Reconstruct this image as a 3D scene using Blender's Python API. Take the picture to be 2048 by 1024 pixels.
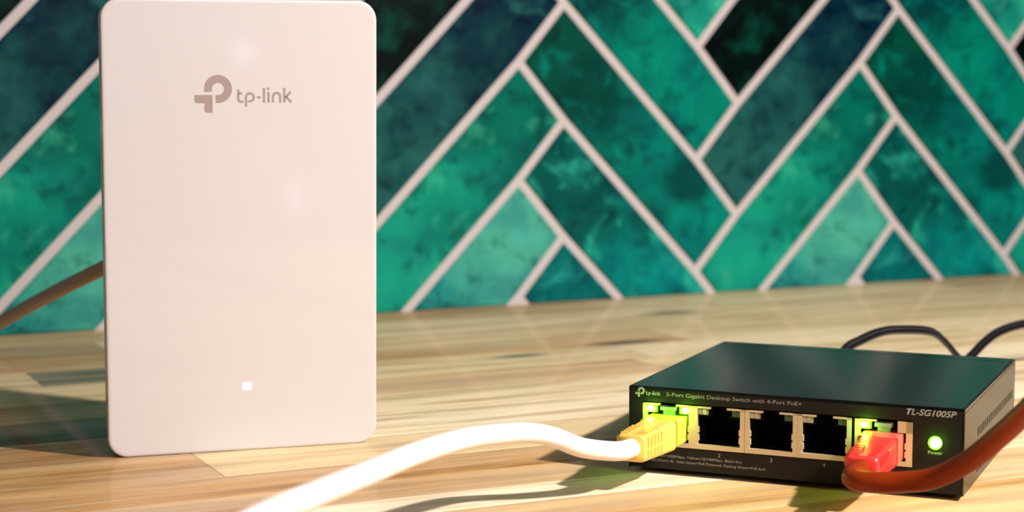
import bpy, math, random
from mathutils import Vector, Matrix
for o in list(bpy.data.objects): bpy.data.objects.remove(o)
scene = bpy.context.scene
C = scene.collection
K = 0.001                       # everything below is measured in millimetres
PI = math.pi

# ------------------------------------------------------------------ camera, world, lights, exposure
cd = bpy.data.cameras.new('camera'); cam = bpy.data.objects.new('camera', cd); C.objects.link(cam)
cam.location = (0, 0, .12036); cam.rotation_euler = (PI/2 - .1008, 0, 0)
cd.sensor_width = 36; cd.lens = 36*3633.75/2048; cd.clip_start = .01
cd.dof.use_dof = True; cd.dof.focus_distance = .545; cd.dof.aperture_fstop = 15
scene.camera = cam

w = bpy.data.worlds.new('room_light'); scene.world = w; w.use_nodes = True
bg = w.node_tree.nodes['Background']
bg.inputs[0].default_value = (1.0, .91, .87, 1); bg.inputs[1].default_value = .06

def area(name, loc, target, size, power, col, shape='DISK', size_y=None):
    l = bpy.data.lights.new(name, 'AREA'); l.shape = shape; l.size = size; l.energy = power; l.color = col
    if size_y: l.size_y = size_y
    o = bpy.data.objects.new(name, l); C.objects.link(o); o.location = loc
    d = Vector(target) - Vector(loc); o.rotation_euler = d.to_track_quat('-Z', 'Y').to_euler()
    return o
# warm lamp on the right, above the worktop
key = area('lamp', (.568, .234, .525), (.2, .45, 0), .034, 7.1, (1.0, .905, .865))
key.data.spread = math.radians(140)
# large soft fill light, added at front right behind the camera
area('fill_light', (.95, -1.2, 1.0), (0, .6, .1), .5, 13, (1.0, .93, .92), 'RECTANGLE', .8)

# small lights added across the room, mirrored as glints in the glossy white front
area('far_glint_light', (.901, -1.395, .005), (-.08, .57, .12), .026, .014, (.80, .84, 1.0), 'RECTANGLE', .03)
area('far_glint_light', (.962, -1.347, -.211), (-.07, .57, .08), .020, .016, (.80, .82, 1.0), 'RECTANGLE', .055)
area('far_glint_light', (.922, -1.373, -.150), (-.08, .57, .09), .026, .007, (.80, .82, 1.0), 'RECTANGLE', .04)

vs = scene.view_settings
vs.view_transform = 'Standard'; vs.look = 'None'; vs.exposure = 0.2; vs.gamma = 1; vs.use_curve_mapping = False

# ------------------------------------------------------------------ mesh helpers
class MB:
    def __init__(s): s.v = []; s.f = []
    def add(s, vs, fs):
        n = len(s.v); s.v += [tuple(p) for p in vs]; s.f += [tuple(i + n for i in f) for f in fs]; return s
    def box(s, x0, x1, y0, y1, z0, z1):
        return s.add([(x0,y0,z0),(x1,y0,z0),(x1,y1,z0),(x0,y1,z0),(x0,y0,z1),(x1,y0,z1),(x1,y1,z1),(x0,y1,z1)],
                     [(3,2,1,0),(4,5,6,7),(0,1,5,4),(1,2,6,5),(2,3,7,6),(3,0,4,7)])
    def loft(s, rings, cap=True):
        n = len(rings[0]); vs = [p for r in rings for p in r]; fs = []
        for k in range(len(rings) - 1):
            a, b = k*n, (k+1)*n
            for i in range(n):
                j = (i+1) % n; fs.append((a+i, a+j, b+j, b+i))
        if cap:
            fs.append(tuple(reversed(range(n)))); fs.append(tuple((len(rings)-1)*n + i for i in range(n)))
        return s.add(vs, fs)
    def tube(s, path, r, seg=16, squash=1, up=None):
        pts = [Vector(p) for p in path]; rings = []
        t0 = (pts[1]-pts[0]).normalized(); nrm = Vector(up) if up else Vector((0,0,1))
        for i, p in enumerate(pts):
            t = (pts[min(i+1, len(pts)-1)] - pts[max(i-1, 0)]).normalized()
            nrm = (nrm - t*nrm.dot(t)).normalized(); b = t.cross(nrm)
            rr = r[i] if isinstance(r, (list, tuple)) else r
            rings.append([p + nrm*rr*math.cos(a) + b*rr*squash*math.sin(a) for a in [2*PI*k/seg for k in range(seg)]])
        return s.loft(rings)
    def mesh(s, name, smooth=None):
        me = bpy.data.meshes.new(name); me.from_pydata([(a*K, b*K, c*K) for a, b, c in s.v], [], s.f); me.validate()
        import bmesh
        bm = bmesh.new(); bm.from_mesh(me); bmesh.ops.recalc_face_normals(bm, faces=bm.faces); bm.to_mesh(me); bm.free()
        if smooth is not None:
            for p in me.polygons: p.use_smooth = True
            me.set_sharp_from_angle(angle=math.radians(smooth))
        return me

def obj(name, mb, mat, parent=None, loc=(0,0,0), smooth=None, label=None):
    me = mb.mesh(name, smooth) if isinstance(mb, MB) else mb
    o = bpy.data.objects.new(name, me); C.objects.link(o)
    if mat and not me.materials: me.materials.append(mat)
    o.location = tuple(a*K for a in loc)
    if parent: o.parent = parent
    if label: o['label'] = label
    return o
def thing(name, label, cat, loc, rot=(0,0,0), group=None):
    o = bpy.data.objects.new(name, None); C.objects.link(o); o.empty_display_size = .01
    o.location = tuple(a*K for a in loc); o.rotation_euler = rot
    tag(o, label, cat, group); return o
def tag(o, label, cat, group=None, kind=None):
    if label: o['label'] = label
    if cat: o['category'] = cat
    if group: o['group'] = group
    if kind: o['kind'] = kind
    return o

def rrect(x0, x1, z0, z1, r, y, seg=6):
    pts = []
    for cx, cz, a0 in ((x1-r, z1-r, 0), (x0+r, z1-r, 90), (x0+r, z0+r, 180), (x1-r, z0+r, 270)):
        for k in range(seg+1):
            a = math.radians(a0 + 90*k/seg); pts.append((cx + r*math.cos(a), y, cz + r*math.sin(a)))
    return pts
def spline(pts, n=8):
    P = [Vector(p) for p in pts]; P = [P[0]*2-P[1]] + P + [P[-1]*2-P[-2]]; out = []
    for i in range(1, len(P)-2):
        a, b, c, d = P[i-1:i+3]
        for k in range(n):
            t = k/n
            out.append(.5*((2*b) + (c-a)*t + (2*a-5*b+4*c-d)*t*t + (3*b-a-3*c+d)*t**3))
    out.append(P[-2]); return out

# ------------------------------------------------------------------ material helpers
def mat(name, col=(.8,.8,.8), rough=.5, metal=0, coat=0, spec=.5, emit=None, estr=0, trans=0, sss=0):
    m = bpy.data.materials.new(name); m.use_nodes = True; b = m.node_tree.nodes['Principled BSDF']
    b.inputs['Base Color'].default_value = (*col, 1); b.inputs['Roughness'].default_value = rough
    b.inputs['Metallic'].default_value = metal; b.inputs['Coat Weight'].default_value = coat; b.inputs['Coat Roughness'].default_value = .05
    b.inputs['Specular IOR Level'].default_value = spec; b.inputs['Transmission Weight'].default_value = trans
    if sss:
        b.inputs['Subsurface Weight'].default_value = sss; b.inputs['Subsurface Radius'].default_value = (.003, .001, .0006); b.inputs['Subsurface Scale'].default_value = 1
    if emit: b.inputs['Emission Color'].default_value = (*emit, 1); b.inputs['Emission Strength'].default_value = estr
    return m
class NT:
    def __init__(s, m): s.t = m.node_tree; s.b = s.t.nodes['Principled BSDF']
    def n(s, typ, **kw):
        x = s.t.nodes.new(typ)
        for k, v in kw.items():
            if k.startswith('i_'): x.inputs[int(k[2:]) if k[2:].isdigit() else k[2:].replace('_', ' ')].default_value = v
            else: setattr(x, k, v)
        return x
    def l(s, a, b): s.t.links.new(a, b)
    def math(s, op, a, b=None, c=None, clamp=False):
        x = s.n('ShaderNodeMath', operation=op, use_clamp=clamp)
        for i, v in enumerate((a, b, c)):
            if v is None: continue
            if isinstance(v, (int, float)): x.inputs[i].default_value = v
            else: s.l(v, x.inputs[i])
        return x.outputs[0]
    def mix(s, fac, a, b, mode='MIX'):
        x = s.n('ShaderNodeMix', data_type='RGBA', blend_type=mode)
        for i, v in ((0, fac), (6, a), (7, b)):
            if isinstance(v, (int, float)): x.inputs[i].default_value = v
            elif isinstance(v, tuple): x.inputs[i].default_value = (*v, 1)[:4]
            else: s.l(v, x.inputs[i])
        return x.outputs[2]
    def smooth(s, v, lo, hi, a=0., b=1.):
        x = s.n('ShaderNodeMapRange', interpolation_type='SMOOTHSTEP')
        s.l(v, x.inputs[0])
        for i, q in ((1, lo), (2, hi), (3, a), (4, b)): x.inputs[i].default_value = q
        return x.outputs[0]
    def attr(s, name, out='Color'):
        return s.n('ShaderNodeAttribute', attribute_type='OBJECT', attribute_name=name).outputs[out]
    def noise(s, vec, scale, detail=3, rough=.55, w=None, dist=0):
        x = s.n('ShaderNodeTexNoise', noise_dimensions='4D' if w is not None else '3D')
        x.inputs['Scale'].default_value = scale; x.inputs['Detail'].default_value = detail; x.inputs['Roughness'].default_value = rough
        x.inputs['Distortion'].default_value = dist
        s.l(vec, x.inputs['Vector'])
        if w is not None: s.l(w, x.inputs['W'])
        return x.outputs[0]
    def bump(s, h, strength, dist=.001):
        x = s.n('ShaderNodeBump'); x.inputs['Strength'].default_value = strength; x.inputs['Distance'].default_value = dist
        s.l(h, x.inputs['Height']); s.l(x.outputs[0], s.b.inputs['Normal'])
def srgb(*c): return tuple(((v/255+.055)/1.055)**2.4 if v > 10 else v/255/12.92 for v in c)

# wood: per-stave base colour in the object's custom property "tone"
M_wood = mat('oiled_wood', rough=.55, coat=.2, spec=.18); M_wood.node_tree.nodes['Principled BSDF'].inputs['Coat Roughness'].default_value = .06
N = NT(M_wood); tc = N.n('ShaderNodeTexCoord').outputs['Object']; wv = N.attr('seed', 'Fac')
mp = N.n('ShaderNodeMapping'); mp.inputs['Scale'].default_value = (9, 130, 60); N.l(tc, mp.inputs[0])
g1 = N.noise(mp.outputs[0], 1.0, 4, .6, wv, .6)
mp2 = N.n('ShaderNodeMapping'); mp2.inputs['Scale'].default_value = (40, 900, 300); N.l(tc, mp2.inputs[0])
g2 = N.noise(mp2.outputs[0], 1.0, 3, .6, wv)
mp3 = N.n('ShaderNodeMapping'); mp3.inputs['Scale'].default_value = (5, 40, 20); N.l(tc, mp3.inputs[0])
g3 = N.noise(mp3.outputs[0], 1.0, 2, .5, wv, .3)
tone = N.attr('tone'); dark = N.attr('vein')
c = N.mix(N.smooth(g1, .40, .66, 0, .85), tone, dark)
c = N.mix(N.smooth(g2, .5, .75, 0, .45), c, dark)
c = N.mix(N.smooth(g3, .35, .65, 0, .35), c, (.86, .72, .48))
# a knot where the stave has one: property "knot" = x, y, radius in metres
sp = N.n('ShaderNodeSeparateXYZ'); N.l(tc, sp.inputs[0]); kn = N.n('ShaderNodeSeparateXYZ'); N.l(N.attr('knot', 'Vector'), kn.inputs[0])
dx = N.math('DIVIDE', N.math('SUBTRACT', sp.outputs[0], kn.outputs[0]), 3.2); dy = N.math('SUBTRACT', sp.outputs[1], kn.outputs[1])
dd = N.math('DIVIDE', N.math('SQRT', N.math('ADD', N.math('MULTIPLY', dx, dx), N.math('MULTIPLY', dy, dy))), N.math('ADD', kn.outputs[2], 1e-6))
dd = N.math('ADD', dd, N.math('MULTIPLY', g1, .5))
c = N.mix(N.smooth(dd, .5, 1.5, .85, 0), c, (.045, .04, .03))
N.l(c, N.b.inputs['Base Color']); N.bump(g2, .12, .0004)

# glazed tile: colours along its length in properties "start", "end", "patch", one darker "spot"
M_tile = mat('green_glaze', rough=.3, spec=.08)
N = NT(M_tile); tc = N.n('ShaderNodeTexCoord').outputs['Object']; wv = N.attr('seed', 'Fac')
along = N.n('ShaderNodeVectorMath', operation='DOT_PRODUCT'); N.l(tc, along.inputs[0]); N.l(N.attr('along', 'Vector'), along.inputs[1])
n1 = N.noise(tc, 26, 4, .6, wv, .5); n2 = N.noise(tc, 48, 5, .62, wv, .9); n3 = N.noise(tc, 70, 5, .65, N.math('ADD', wv, 7.3), .4)
n4 = N.noise(tc, 34, 2, .5, N.math('ADD', wv, 3.1), .3)
t = N.math('ADD', N.math('ADD', along.outputs['Value'], .5), N.math('MULTIPLY', N.math('SUBTRACT', n1, .5), 1.5))
c = N.mix(N.smooth(t, .12, .88), N.attr('start'), N.attr('end'))
c = N.mix(N.smooth(n2, .50, .72, 0, .8), c, N.attr('patch'))
c = N.mix(N.smooth(n3, .50, .66, 0, .8), c, N.mix(1, c, (.22, .40, .45), 'MULTIPLY'))
c = N.mix(N.smooth(n4, .48, .62, 0, .7), c, N.mix(1, c, (.45, .62, .75), 'MULTIPLY'))
c = N.mix(N.smooth(n4, .32, .47, .6, 0), c, N.mix(1, c, (1.3, 1.25, 1.15), 'MULTIPLY'))
spx = N.n('ShaderNodeSeparateXYZ'); N.l(tc, spx.inputs[0]); sk = N.n('ShaderNodeSeparateXYZ'); N.l(N.attr('spot', 'Vector'), sk.inputs[0])
dx = N.math('SUBTRACT', spx.outputs[0], sk.outputs[0]); dz = N.math('SUBTRACT', spx.outputs[2], sk.outputs[1])
dd = N.math('DIVIDE', N.math('SQRT', N.math('ADD', N.math('MULTIPLY', dx, dx), N.math('MULTIPLY', dz, dz))), N.math('ADD', sk.outputs[2], 1e-6))
dd = N.math('ADD', dd, N.math('MULTIPLY', N.math('SUBTRACT', n2, .5), 1.6))
c = N.mix(N.smooth(dd, .45, 1.25, .85, 0), c, srgb(0, 52, 54))
N.l(c, N.b.inputs['Base Color']); N.bump(n1, .15, .002)

M_grout = mat('pale_grout', (.50, .455, .45), .8)
N = NT(M_grout); N.bump(N.noise(N.n('ShaderNodeTexCoord').outputs['Object'], 900, 3), .3, .0004)
M_white = mat('white_gloss_plastic', (.565, .537, .535), .3, coat=.5)
M_shell = mat('white_satin_plastic', (.78, .72, .66), .5)
M_print = mat('warm_grey_print', (.30, .235, .215), .45)
M_led_w = mat('white_led', (1,1,1), .4, emit=(.95, .97, 1), estr=2.2)
M_black = mat('black_painted_steel', (.003, .0033, .004), .15, spec=.62)
M_case = mat('black_case_steel', (.006, .005, .005), .28, spec=.35)
M_front = mat('black_front_steel', (.006, .0045, .0035), .45, spec=.3)
M_dark = mat('matt_black_plastic', (.0025, .0025, .0025), .75, spec=.15)
M_label = mat('grey_white_print', (.34, .30, .275), .6)
M_brass = mat('nickel_port_shield', (.72, .58, .40), .42, metal=.55)
M_pin = mat('gold_contacts', (.8, .55, .2), .3, metal=1)
M_lens = mat('clear_led_lens', (.55, .5, .42), .25)
M_lensg = mat('green_led_lens', (.05, .11, .05), .25)
M_glow = mat('lit_green_led', (.1, .5, .02), .3, emit=(.16, 1, .0), estr=1.6)
M_core = mat('lit_green_led_core', (.5, 1, .3), .3, emit=(.42, 1, .12), estr=14)
M_yellow = mat('yellow_rubber', (.82, .55, .11), .33, sss=.12)
M_clear = mat('clear_plastic', (.93, .93, .85), .12, trans=.75)
M_cleary = mat('yellow_plastic_lit_green', (.60, .66, .06), .22, trans=.15)  # green of the nearby port light put into the yellow plastic's colour
M_clearr = mat('red_tinted_plastic', (.80, .13, .10), .18, trans=.2)
M_red = mat('red_translucent_rubber', (.78, .045, .04), .24, sss=.3, coat=.3)
M_orange = mat('orange_cable_jacket', (.215, .022, .001), .40, spec=.2)
M_ivory = mat('white_cable_jacket', (.88, .80, .75), .42)
M_ivory_shaded = mat('white_cable_jacket_shaded', (.52, .37, .28), .55)  # white jacket darkened to beige, its shade put into the colour
M_cord = mat('black_cord_vinyl', (.004, .004, .008), .2, coat=.25)

# ------------------------------------------------------------------ structure: wall with herringbone tiles
WALL = (0, 935.41, 0); WYAW = .4440
U0, W1, W2, PV, Z0 = 3.79, 25.85, 80.61, 60.666, 125.785
wall = obj('wall_back', MB().box(-620, 760, 0, 60, -40, 470), M_grout, None, WALL)
wall.rotation_euler = (0, 0, WYAW); wall['kind'] = 'structure'
PH = 2*(W1+W2)
def ju(col, per): return U0 + {'A':0, 'B':W1, 'C':W1+W2, 'D':2*W1+W2}[col] + per*PH
def jz(col, i): return Z0 - PV*({'A':0, 'B':-.5, 'C':-.1355, 'D':.3655}[col] + i)
def J(col, i, per=0): return (ju(col, per), jz(col, i))
# "down" tiles fall to the right, "up" tiles rise to the right; junction corners as read off the wall
def down_tile(i, per):   # lower edge A_i .. C, upper edge B_i .. D
    return [J('A', i, per), J('B', i+1, per), J('C', i+2, per), J('D', i+1, per), J('C', i+1, per), J('B', i, per)]
def up_tile(k, per):     # right end A_k - B_{k+1}
    return [J('D', k+2, per-1), J('A', k+1, per), J('B', k+1, per), J('A', k, per), J('D', k+1, per-1), J('C', k+2, per-1)]
def inset(poly, d):
    n = len(poly); out = []
    for i in range(n):
        p, q, r = (Vector(poly[(i+k-1) % n]) for k in range(3))
        a = (q-p).normalized(); b = (r-q).normalized()
        na = Vector((-a.y, a.x)); nb = Vector((-b.y, b.x)); m = (na+nb)
        m = m/ m.length_squared*2 if m.length > .2 else na
        out.append(q + m*d)
    return out
def clip(poly, zmin):
    out = []
    for i in range(len(poly)):
        p, q = poly[i], poly[(i+1) % len(poly)]
        if p[1] >= zmin: out.append(p)
        if (p[1] >= zmin) != (q[1] >= zmin):
            t = (zmin-p[1])/(q[1]-p[1]); out.append((p[0]+t*(q[0]-p[0]), zmin))
    return out
G = 4.7
def area2(p): return sum(p[i][0]*p[(i+1) % len(p)][1]-p[(i+1) % len(p)][0]*p[i][1] for i in range(len(p)))/2
# colour of each kind of tile: start (left end), end (right end), patch
S = srgb
DOWN = {-4: (S(0,70,60), S(0,120,95), S(60,150,115)), -3: (S(0,60,60), S(0,110,90), S(40,120,90)),
        -2: (S(0,120,95), S(50,180,135), S(110,205,155)), -1: (S(0,84,74), S(0,140,108), S(0,150,116)),
        0: (S(28,82,60), S(0,140,112), S(20,140,110)), 1: (S(0,92,76), S(0,158,134), S(60,180,140)),
        2: (S(0,118,104), S(0,140,130), S(60,170,140)), 3: (S(0,110,90), S(0,140,120), S(60,170,140))}
UP = {-4: (S(0,90,75), S(0,130,105), S(70,170,130)), -3: (S(0,110,90), S(0,80,70), S(60,150,120)),
      -2: (S(0,18,14), S(0,40,32), S(0,66,48)), -1: (S(52,104,88), S(0,36,54), S(52,100,88)),
      0: (S(40,170,128), S(0,118,90), S(72,168,122)), 1: (S(0,150,132), S(100,190,150), S(90,185,150)),
      2: (S(0,110,95), S(0,140,125), S(80,190,150)), 3: (S(0,110,95), S(0,140,125), S(80,190,150))}
SPOT = {('d', 0): (36, -22, 15)}
for per in range(-3, 5):
    for kind, fn, tab in (('d', down_tile, DOWN), ('u', up_tile, UP)):
        for i in range(-7, 5):
            full = fn(i, per)
            if area2(full) < 0: full = full[::-1]
            cx = sum(p[0] for p in full)/6; cz = sum(p[1] for p in full)/6
            base = clip([tuple(p) for p in inset(full, G/2)], .4)
            if len(base) < 3 or abs(area2(base)) < 25 or not (-600 < cx < 740) or max(p[1] for p in base) > 466: continue
            if any(p[0] < -618 or p[0] > 758 for p in base): continue
            mb = MB()
            try: ins = clip([tuple(p) for p in inset(base, .95)], .4)
            except Exception: ins = base
            if len(ins) != len(base): ins = base
            mb.loft([[(p[0]-cx, .5, p[1]-cz) for p in base], [(p[0]-cx, -.6, p[1]-cz) for p in base], [(p[0]-cx, -1.45, p[1]-cz) for p in ins]])
            o = obj('wall_tile', mb, M_tile, wall, (cx, 0, cz))
            key = i if i in tab else (i % 6) - 3
            a, b, c = [(max(0, q[0]-.012)*.5, q[1]*.66, q[2]*.82) for q in tab[key]]; c = tuple(1.3*v for v in c)
            o['start'], o['end'], o['patch'] = list(a), list(b), list(c)
            sgn = -1 if kind == 'd' else 1
            # "along" . position gives -.5 to .5 from the left end to the right end; half is added through the w of position
            L = 150.0; dirv = Vector((1, 0, sgn*1.07)).normalized()
            o['along'] = [dirv.x/(L*K), 0.0, dirv.z/(L*K)]
            o['seed'] = float((i+7)*1.37 + (17.0 if kind == 'u' else 0))
            s = SPOT.get((kind, i), (0, 0, 0)); o['spot'] = [s[0]*K, s[1]*K, s[2]*K]

# ------------------------------------------------------------------ worktop of glued staves
top = obj('countertop', MB().box(-650, 800, -712, -.3, -40, -5), M_shell, None, WALL)
top.rotation_euler = (0, 0, WYAW)
tag(top, 'glued wooden worktop of mixed pale and brown staves under the devices', 'countertop')
top.data.materials.clear(); top.data.materials.append(mat('worktop_core', (.45, .30, .15), .6))
edges = [0.3, 36, 72, 108, 144, 181, 216, 252, 288, 325, 351, 373, 393, 428, 464, 500, 536, 572, 608, 644, 680, 712]
PALE = [S(240,220,178), S(232,208,160), S(246,230,194), S(226,200,150)]
MID = [S(208,168,112), S(198,156,100), S(216,180,128)]
BROWN = [S(158,116,70), S(132,96,58), S(172,128,80)]
DEEP = [S(74,54,34), S(60,46,30)]
rng = random.Random(11)
# per row: a list of (right end u, tone, vein) laid from the left
def pick(): return rng.choice(PALE*3 + MID*2 + BROWN)
ROWS = {
 0: [(-190, MID[0]), (40, MID[1]), (260, PALE[1]), (420, MID[1])],
 1: [(-225, BROWN[2]), (120, PALE[1]), (330, PALE[3])],
 2: [(-150, MID[1]), (60, PALE[3]), (300, PALE[1])],
 3: [(-268, PALE[3]), (-190, DEEP[0]), (20, MID[1]), (260, PALE[3])],
 4: [(-210, PALE[3]), (-19, PALE[1]), (240, PALE[0])],
 5: [(-180, MID[1]), (-30, MID[0]), (190, PALE[1])],
 6: [(-215, DEEP[1]), (-20, PALE[0]), (200, PALE[2])],
 7: [(-230, BROWN[2]), (-20, PALE[2]), (160, PALE[0])],
 8: [(-250, MID[1]), (-70, PALE[3]), (170, PALE[2])],
 9: [(-338, BROWN[2]), (-100, S(200,154,98)), (130, PALE[1])],
 10: [(-345, BROWN[2]), (-45, S(196,146,88)), (120, PALE[2])],
 11: [(-300, MID[0]), (-38, S(250,232,200)), (150, PALE[1])],
 12: [(-260, BROWN[2]), (-60, S(206,160,98)), (110, S(214,176,120))],
 13: [(-240, MID[0]), (-20, S(212,172,112)), (140, PALE[0])],
}
KNOT = [(-69.6, -154, 5), (-10, -140, 7), (60, -60, 6)]
for r in range(len(edges)-1):
    v1, v0 = -edges[r], -edges[r+1]
    cuts = [(-650, None)]
    row = ROWS.get(r, [])
    u = row[0][0] if row else -650 + rng.uniform(120, 300)
    lead = []
    while u > -650 + 60:
        lead.append(u); u -= rng.uniform(230, 360)
    segs = []
    if row:
        L = row[0][0]-rng.uniform(230, 330); segs = [(-650, L, pick())] if L > -640 else []
        L = max(L, -650)
        for e, t in row: segs.append((L, e, t)); L = e
    else: L = -650
    while L < 800:
        e = min(800, L + rng.uniform(220, 380))
        if 800 - e < 60: e = 800
        segs.append((L, e, pick())); L = e
    for a, b, t in segs:
        cx, cy = (a+b)/2, (v0+v1)/2; hx, hy = (b-a)/2-.06, (v1-v0)/2-.06; e = .25
        q = lambda k, z: [(-hx+k, -hy+k, z), (hx-k, -hy+k, z), (hx-k, hy-k, z), (-hx+k, hy-k, z)]
        o = obj('wood_stave', MB().loft([q(0, -5), q(0, -e*.5), q(e, 0)]), M_wood, top, (cx, cy, 0))
        o['tone'] = list(t); o['vein'] = [t[0]*.50, t[1]*.42, t[2]*.32]
        o['seed'] = rng.uniform(0, 40); o['knot'] = [9.0, 9.0, 0.0]
        for ku, kv, rad in KNOT:
            if a < ku < b and v0 < kv < v1: o['knot'] = [(ku-cx)*K, (kv-cy)*K, rad*K]

# ------------------------------------------------------------------ logo and lettering
def ribbon(mb, pts, wd, y0, y1):
    """flat stroke of width wd through 2-D points, given thickness from y0 to y1"""
    n = len(pts); L = []; R = []
    for i in range(n):
        a = Vector(pts[max(i-1, 0)]); b = Vector(pts[min(i+1, n-1)]); t = (b-a).normalized(); nn = Vector((-t.y, t.x))
        p = Vector(pts[i]); k = 1.0
        if 0 < i < n-1:
            s = (p-Vector(pts[i-1])).normalized(); k = 1/max(.5, s.dot(t))
        L.append(p+nn*wd/2*k); R.append(p-nn*wd/2*k)
    m = len(mb.v)
    for i in range(n):
        for q, y in ((L[i], y0), (R[i], y0), (R[i], y1), (L[i], y1)): mb.v.append((q.x, y, q.y))
    for i in range(n-1):
        a, b = m+4*i, m+4*(i+1)
        for k in range(4): mb.f.append((a+k, a+(k+1) % 4, b+(k+1) % 4, b+k))
    mb.f.append((m, m+1, m+2, m+3)); e = m+4*(n-1); mb.f.append((e+3, e+2, e+1, e))
def arc(cx, cy, r, a0, a1, n=14): return [(cx+r*math.cos(math.radians(a0+(a1-a0)*k/n)), cy+r*math.sin(math.radians(a0+(a1-a0)*k/n))) for k in range(n+1)]
def emblem(x, z, s, y0, y1):
    """the round P-shaped mark; units of the drawing scaled by s, origin at its left end, mid height"""
    mb = MB(); T = lambda X, Y: (x+(X-345)*s, z-(Y-439)*s)
    ring = [(543, 385)] + [(688+145*math.cos(a), 342-146*math.sin(a)) for a in [math.radians(180-270*k/30) for k in range(31)]] + [(650, 488)]
    ribbon(mb, [T(*p) for p in ring], 117*s, y0, y1)
    poly = [(345,430),(608,430),(608,688),(525,688),(508,684),(495,672),(488,652),(488,548),(382,548),(362,543),(350,531),(345,512)]
    n = len(poly); P2 = [T(*p) for p in poly]
    quads = [[0, 1, 7, 8, 9, 10, 11], [1, 2, 3, 4, 5, 6, 7]]
    for q in quads: mb.loft([[(P2[i][0], y0, P2[i][1]) for i in q], [(P2[i][0], y1, P2[i][1]) for i in q]])
    return mb
def wordmark(x, z, s, y0, y1):
    mb = MB(); T = lambda p: (x+(p[0]-345)*s, z-(p[1]-439)*s); wd = 36*s
    fl = lambda pts: [(p[0], p[1]) for p in pts]
    strokes = [[(982,352),(982,495)] + [(1018-36*math.cos(a), 495+34*math.sin(a)) for a in [math.radians(15*k) for k in range(1,7)]] + [(1058,529)],
        [(985,408),(1042,408)],
        [(1096,605),(1096,465)] + [(1153-57*math.cos(a), 465-58*math.sin(a)) for a in [math.radians(270*k/20) for k in range(1,21)]] + [(1130,527)],
        [(1257,462),(1312,470)], [(1360,328),(1360,546)], [(1427,390),(1427,546)], [(1404,341),(1444,341)],
        [(1493,546),(1493,455)] + [(1546-53*math.cos(a), 455-52*math.sin(a)) for a in [math.radians(180*k/14) for k in range(1,15)]] + [(1599,546)],
        [(1661,328),(1661,544)], [(1668,480),(1757,386)], [(1682,450),(1768,544)]]
    for st in strokes: ribbon(mb, [T(p) for p in st], wd, y0, y1)
    return mb
def text(name, body, x, z, width, height, y, m, parent, shear=0, bold=0):
    """lettering in the XZ plane, left end x, baseline z, scaled to width and capital height"""
    cu = bpy.data.curves.new(name, 'FONT'); cu.body = body; cu.size = 1; cu.shear = shear; cu.offset = bold; cu.resolution_u = 4
    tmp = bpy.data.objects.new(name, cu); C.objects.link(tmp)
    bpy.context.view_layer.update(); dg = bpy.context.evaluated_depsgraph_get()
    me = bpy.data.meshes.new_from_object(tmp.evaluated_get(dg)); bpy.data.objects.remove(tmp)
    xs = [v.co.x for v in me.vertices]; x0, x1 = min(xs), max(xs); kx = width/(x1-x0); kz = height/.70
    for v in me.vertices: v.co = Vector(((x+(v.co.x-x0)*kx)*K, y*K, (z+v.co.y*kz)*K))
    me.materials.clear(); me.materials.append(m)
    o = bpy.data.objects.new(name, me); C.objects.link(o); o.parent = parent
    return o

# ------------------------------------------------------------------ wireless access point
ap = thing('access_point', 'tall white glossy wireless access point standing upright on the worktop', 'access point', (-126.27, 559.21, 0), (.0335, 0, .305))
def apring(i, y): return rrect(i, 86-i, i, 143-i, 6.2-i*.6, y, 8)
obj('back_shell', MB().loft([apring(2.2, 20), apring(1.2, 19.2), apring(.9, 17), apring(.55, 4.2), apring(.55, 3.4)]), M_shell, ap, smooth=40, label='greyer rear shell seen along the left side')
obj('front_cover', MB().loft([apring(.3, 3.6), apring(0, 3.2), apring(0, .7), apring(.12, .3), apring(.4, .08), apring(.8, 0), apring(1.5, 0), apring(2.2, 0)]), M_white, ap, smooth=40)
obj('emblem', emblem(28.2, 113.2, .0213, .2, -.02), M_print, ap)
obj('wordmark', wordmark(28.2, 113.2, .0213, .2, -.02), M_print, ap)
obj('status_light', MB().loft([rrect(42.2, 45.1, 19.7, 22.1, .5, .3, 4), rrect(42.2, 45.1, 19.7, 22.1, .5, -.02, 4)]), M_led_w, ap, label='lit white status light')

# ------------------------------------------------------------------ network switch
SW = (35.38, 541.66, 0); SYAW = -.4075; SZ = 1.46
sw = thing('network_switch', 'low black steel five-port network switch with lit green lights', 'network switch', SW, (0, 0, SYAW))
def swobj(name, mb, m, smooth=None, label=None, parent=None): return obj(name, mb, m, parent or sw, (0, 0, SZ) if parent is None else (0,0,0), smooth, label)
W, D, H = 99.8, 98, 25
# front panel, with the two openings left out
fp = MB(); t = 1.0
fp.box(.5, W-.5, 0, t, .3, 7.0); fp.box(.5, W-.5, 0, t, 20.5, H-.45)
fp.box(.5, 4.3, 0, t, 7.0, 20.5); fp.box(68.35, 68.75, 0, t, 7, 20.5); fp.box(85.3, W-.5, 0, t, 7, 20.5)
swobj('front_panel', fp, M_front)
bs = MB(); bs.box(.5, W-.5, 2, D, 0, 1.0); bs.box(0, .8, .0, D, 0, H-.4); bs.box(.8, W-.8, D-1, D, 1, H-1)
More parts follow.
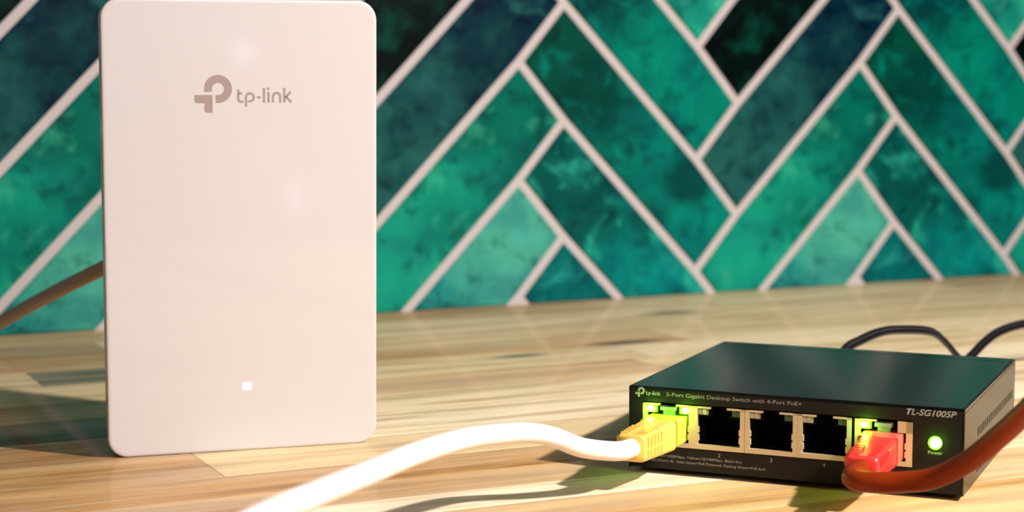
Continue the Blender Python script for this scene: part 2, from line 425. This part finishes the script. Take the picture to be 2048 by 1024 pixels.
# right side plate with two rows of vent slots cut through
def side_plate(mb, x0, x1):
    nS = 20; y0, pitch, wdt = 23, 3.55, 1.5
    rows = [(2.2, 4.9), (12.9, 15.6)]
    zs = [0, rows[0][0], rows[0][1], rows[1][0], rows[1][1], H-1.3]
    for k in (0, 2, 4): mb.box(x0, x1, 0, D, zs[k], zs[k+1])
    for a, b in rows:
        mb.box(x0, x1, 0, y0, a, b)
        for i in range(nS):
            ya = y0+i*pitch+wdt; yb = y0+(i+1)*pitch if i < nS-1 else D
            mb.box(x0, x1, ya, yb, a, b)
side_plate(bs, W-.8, W)
swobj('case', bs, M_case)
sv = MB(); sv.box(2, W-3.2, 14, D-3, 1.5, H-2); swobj('inner_frame', sv, M_dark)
lid = MB(); e = .45
def lr(i, z): return [(i, i, z), (W-i, i, z), (W-i, D-7.5, z), (i, D-7.5, z)]
lid.loft([lr(0, H-1.05), lr(0, H-e), lr(e*.3, H-e*.3), lr(e, H), lr(e+.4, H), lr(e+.8, H)])
lid2 = MB()
def lr2(i, z): return [(i, D-7.0, z), (W-i, D-7.0, z), (W-i, D-i, z), (i, D-i, z)]
lid2.loft([lr2(0, H-1.05), lr2(0, H-e), lr2(e*.3, H-e*.3), lr2(e, H), lr2(e+.4, H), lr2(e+.8, H)])
swobj('lid', lid, M_black, smooth=30); swobj('rear_lid_edge', lid2, M_black, smooth=30)
for fx, fy in ((10, 10), (W-10, 10), (10, D-10), (W-10, D-10)):
    swobj('rubber_foot', MB().loft([[(fx+4*math.cos(a), fy+4*math.sin(a), z) for a in [2*PI*k/16 for k in range(16)]] for z in (-SZ, 0)]), M_dark)
# ports
PX = [12.35, 28.15, 44.05, 59.9, 76.9]
def lens(mb, cx, cz, rx, rz, y0, y1):
    mb.loft([[(cx+rx*math.cos(a), y, cz+rz*math.sin(a)) for a in [2*PI*k/14 for k in range(14)]] for y in (y0, y1)])
    return mb
for i, px in enumerate(PX):
    a, b = px-7.9, px+7.9
    if i == 4: a, b = 68.75, 85.3
    o = px-6.55; q = px+6.55                 # opening
    sh = MB(); y0, y1 = -.15, 1.2
    sh.box(a, o, y0, y1, 8.6, 20.1); sh.box(q, b, y0, y1, 8.6, 20.1); sh.box(a, b, y0, y1, 7.2, 8.6)
    for z in (10.6, 13.0): sh.box(o, o+.35, y0, y1, z-.9, z+.9); sh.box(q-.35, q, y0, y1, z-.9, z+.9)
    if i == 4: sh.box(a, a+6.2, y0, y1, 19.6, 20.1); sh.box(q-2.4, b, y0, y1, 16.8, 20.1)
    else:
        sh.box(a, px-2.5, y0, y1, 19.5, 20.1); sh.box(px+2.5, b, y0, y1, 19.5, 20.1)
    port = swobj('port_shield', sh, M_brass)
    cv = MB()                                # recessed dark socket: back, sides, floor, steps beside the latch
    cv.box(o, q, 12.5, 13.4, 8.6, 20.1); cv.box(o-.3, o, 1.2, 13, 8.6, 20); cv.box(q, q+.3, 1.2, 13, 8.6, 20)
    cv.box(o, q, 1.2, 13, 8.2, 8.6); cv.box(o, q, 1.2, 13, 20.1, 20.5)
    cv.box(o, px-3.0, 1.5, 13, 16.9, 17.5); cv.box(px+3.0, q, 1.5, 13, 16.9, 17.5)
    cv.box(px-3.1, px-2.9, 1.5, 13, 17.5, 20.1); cv.box(px+2.9, px+3.1, 1.5, 13, 17.5, 20.1)
    obj('socket', cv, M_dark, port)
    if i < 4 and i > 0:
        pn = MB()
        for k in range(8): pn.box(px-3.8+k*1.02, px-3.5+k*1.02, 5, 12, 9.6+.2, 10.0)
        obj('contacts', pn, M_dark, port)
    for side in (-1, 1):
        lx = px + side*5.35
        lit = (i == 0) or (i == 4 and side == -1)
        if i == 4 and side == 1: continue
        if lit:
            r_ = 1.65 if side == -1 else 1.45
            win = MB(); win.box(lx-1.75, lx+1.75, .0, 1.5, 17.3, 19.45)
            led = obj('port_light', win, M_glow, port, label='lit green port light')
            obj('port_light_core', lens(MB(), lx+ (0.1 if side == 1 else 0), 18.45, r_*.72, .85, .0, -.35), M_core, port, smooth=50, label='white-hot centre of the lit port light')
            pl = bpy.data.lights.new('port_light_glow', 'POINT'); pl.energy = .0045; pl.color = (.25, 1, .02); pl.shadow_soft_size = .0008
            po = bpy.data.objects.new('port_light_glow', pl); C.objects.link(po); po.parent = sw; po.location = (lx*K, -.0016, (18.3+SZ)*K)
        else:
            mm = M_lens if side == -1 else M_lensg
            mb = MB(); lens(mb, lx-.65, 18.4, .85, .8, 1.4, .5); lens(mb, lx+.75, 18.4, .8, .8, 1.4, .5)
            mb.box(lx-1.7, lx+1.7, 1.4, 2.4, 17.4, 19.5)
            obj('port_light', mb, mm, port, smooth=50, label='unlit clear port light' if side == -1 else 'unlit greenish port light')
# power light
pw = swobj('power_light', lens(MB(), 91.7, 14.75, 2.0, 2.0, .5, -.35), M_glow, smooth=50, label='lit round green power light')
obj('power_light_core', lens(MB(), 91.9, 14.8, 1.6, 1.6, -.3, -.6), M_core, pw, smooth=50, label='white-hot centre of the power light')
pl = bpy.data.lights.new('power_light_glow', 'POINT'); pl.energy = .002; pl.color = (.25, 1, .02); pl.shadow_soft_size = .001
po = bpy.data.objects.new('power_light_glow', pl); C.objects.link(po); po.parent = sw; po.location = (91.7*K, -.0022, (14.6+SZ)*K)
# printing on the front
yf = -.03
ft = lambda n, body, x, z, wd, h, **kw: setattr(text(n, body, x, z, wd, h, yf, M_label, sw, **kw), 'location', (0, 0, SZ*K))
swobj('emblem', emblem(2.0, 23.0, .0055, .1, yf), M_label); swobj('wordmark', wordmark(2.0, 23.0, .0055, .1, yf), M_label)
ft('description_text', '5-Port Gigabit Desktop Switch with 4-Port PoE+', 11.8, 22.45, 41.3, 1.15)
ft('model_text', 'TL-SG1005P', 83.4, 22.3, 14.1, 1.75, shear=.28, bold=.018)
ft('port_number', '2', 28.0, 5.2, .8, 1.15); ft('port_number', '3', 43.8, 5.1, .8, 1.15); ft('port_number', '4', 59.5, 5.0, .9, 1.15)
ft('legend_text', 'Green=1000Mbps, Yellow=10/100Mbps, Blink=Act', 8.0, 3.9, 27.4, .78)
ft('legend_text', 'LED(Port1-4):  Solid Green=PoE Powered, Flashing Green=PoE fault', 7.3, 2.4, 35.3, .78)
ft('power_text', 'Power', 89.75, 11.45, 4.05, .95)

# ------------------------------------------------------------------ plugs and cables
def to_world(p):
    c, s = math.cos(SYAW), math.sin(SYAW); return (SW[0]+c*p[0]-s*p[1], SW[1]+s*p[0]+c*p[1], SZ+p[2])
def to_sw(p):
    c, s = math.cos(-SYAW), math.sin(-SYAW); x, y = p[0]-SW[0], p[1]-SW[1]; return (c*x-s*y, s*x+c*y, p[2]-SZ)
def plug(root, px, skew, back, mboot, front_s, zc0=12.3, zc1=11.6, w0=11.2, w1=8.8, h0=9.0, h1=7.8, clear=None):
    """an 8-pin plug in socket at px: clear connector, latch, ribbed boot out to distance back"""
    pg = obj('plug', MB().loft([rrect(px-5.8, px+5.8, 8.9, 16.6, .5, 9, 3), rrect(px-5.8, px+5.8, 8.9, 16.6, .5, -front_s-.5, 3)]), clear, root, smooth=40, label='translucent plastic connector')
    obj('latch', MB().box(px-2.5, px+2.3, .1, 2.4, 18.0, 19.2).box(px-1.8, px+1.8, 1.0, 8, 16.4, 18.0), M_clear, pg, label='clear latch tongue')
    n = 26; rings = []
    for k in range(n+1):
        f = k/n; s = front_s + (back-front_s)*f
        cx = px + skew*f; cz = zc0+(zc1-zc0)*f; hw = (w0+(w1-w0)*f)/2; hh = (h0+(h1-h0)*f)/2
        if k == 0: hw -= .5; hh -= .5
        if k == n: hw -= .5; hh -= .5
        rings.append(rrect(cx-hw, cx+hw, cz-hh, cz+hh, 1.5, -s, 4))
    bt = obj('boot', MB().loft(rings), mboot, root, smooth=50, label='ribbed rubber boot')
    for k in range(5):                        # grip ribs on both sides and the top edge
        f = .50 + k*.10; s = front_s + (back-front_s)*f; cx = px+skew*f; cz = zc0+(zc1-zc0)*f
        hw = (w0+(w1-w0)*f)/2; hh = (h0+(h1-h0)*f)/2; dl = (back-front_s)*.026
        for sd in (1, -1):
            mb = MB()
            for zc, hz in ((cz+hh*.46, hh*.40), (cz-hh*.44, hh*.36)):
                x = cx+sd*hw; mb.loft([[(x-sd*.4, -s-dl, zc-hz), (x-sd*.4, -s+dl, zc-hz), (x-sd*.4, -s+dl, zc+hz), (x-sd*.4, -s-dl, zc+hz)],
                                      [(x+sd*.42, -s-dl*.6, zc-hz*.8), (x+sd*.42, -s+dl*.6, zc-hz*.8), (x+sd*.42, -s+dl*.6, zc+hz*.8), (x+sd*.42, -s-dl*.6, zc+hz*.8)]])
            xa, xb = cx+sd*hw*.28, cx+sd*hw*.82; zt = cz+hh
            mb.loft([[(min(xa,xb), -s-dl, zt-.4), (max(xa,xb), -s-dl, zt-.4), (max(xa,xb), -s+dl, zt-.4), (min(xa,xb), -s+dl, zt-.4)],
                     [(min(xa,xb), -s-dl*.6, zt+.38), (max(xa,xb), -s-dl*.6, zt+.38), (max(xa,xb), -s+dl*.6, zt+.38), (min(xa,xb), -s+dl*.6, zt+.38)]])
            obj('rib', mb, mboot, bt)
    return pg
base = to_world((12.35, 0, 0))
wc = thing('ethernet_cable', 'thick white network cable with a yellow plug in the left port', 'cable', (SW[0], SW[1], SZ), (0, 0, SYAW))
plug(wc, 12.35, -2.1, 27.5, M_yellow, 8.0, clear=M_cleary)
wp = [to_sw(p) for p in [(29.0,506.2,13.6), (19.6,500.6,15.8), (11.9,496.4,19.5), (4.9,490.6,22.0), (-4.5,474.8,24.7), (-13.3,454.9,27.3), (-23.4,431.0,28.8), (-32.2,405.0,30.1), (-40.7,378.0,31.8), (-48.0,353.1,33.4), (-55.5,326.0,33.6), (-63,296,29), (-70,266,20), (-76,238,9), (-79,222,3.2)]]
obj('cord', MB().tube(spline([(10.6,-25,11.7), (10.2,-29.5,11.8)] + wp), 2.8, 20), M_ivory, wc, smooth=60)
oc = thing('ethernet_cable', 'thin translucent orange cable with a red plug in the right port', 'cable', (SW[0], SW[1], SZ), (0, 0, SYAW))
oc['group'] = 'network cables plugged into the switch'; wc['group'] = 'network cables plugged into the switch'
plug(oc, 76.9, -.3, 26.5, M_red, 6.5, 12.2, 11.1, 11.0, 9.2, 8.8, 7.0, clear=M_clearr)
op = [(76.6,-23,11.2), (76.4,-28.5,11.2), (75.9,-32.3,10.9), (76.2,-35.4,10.5), (78.6,-37.4,10.4), (83.1,-37.9,10.6), (90.1,-37.6,11.2), (98.3,-38.6,13.2), (107.4,-41.2,18.9), (115.6,-46.5,26.9), (123.7,-55.4,35.9), (132,-67,46.5), (142,-82,58)]
obj('cord', MB().tube(spline(op), 2.85, 20), M_orange, oc, smooth=60)
bc = obj('ethernet_cable', MB().tube(spline([(-112,622,62), (-128,638,57.5), (-144.2,656.4,51.7), (-151.5,664.1,48.1), (-169.8,685.3,39.2), (-189.7,709.4,29.0), (-207.1,728.6,19.8), (-226,750,10.5), (-245,768,4.8), (-275,785,2.9), (-320,795,2.9)]), 2.75, 18), M_ivory_shaded, smooth=60)
tag(bc, 'white cable coloured beige as if shaded, running down behind the white access point', 'cable')
cp = [(110,652,9), (110,640,14), (113.5,631,20), (117.6,635.4,22.6), (125.4,648.6,24.0), (135.3,661.8,25.2), (144.8,671.8,24.7), (158.3,681.6,22.7), (164.9,685.2,18.2), (170.1,686.6,12.4), (173.1,688.4,10.2), (176.8,692.6,11.4), (184.3,701.0,15.8), (192.3,709.4,18.7), (205.1,721.6,20.0), (221.7,735.6,19.5), (250,755,12), (290,775,3.4), (340,790,1.7)]
j = to_world((62, 98, 12)); cp = [to_world((36, 97, 11)), to_world((36.5, 104, 14))] + cp[3:]
path = spline(cp); mb = MB()
for off in (-.95, .95): mb.tube([p + Vector((-.35*off, .1*off, .85*off)) for p in path], .95, 12)
pc = obj('power_cord', mb, M_cord, smooth=60)
tag(pc, 'flat twin black power cord looping up behind the black switch', 'cord')
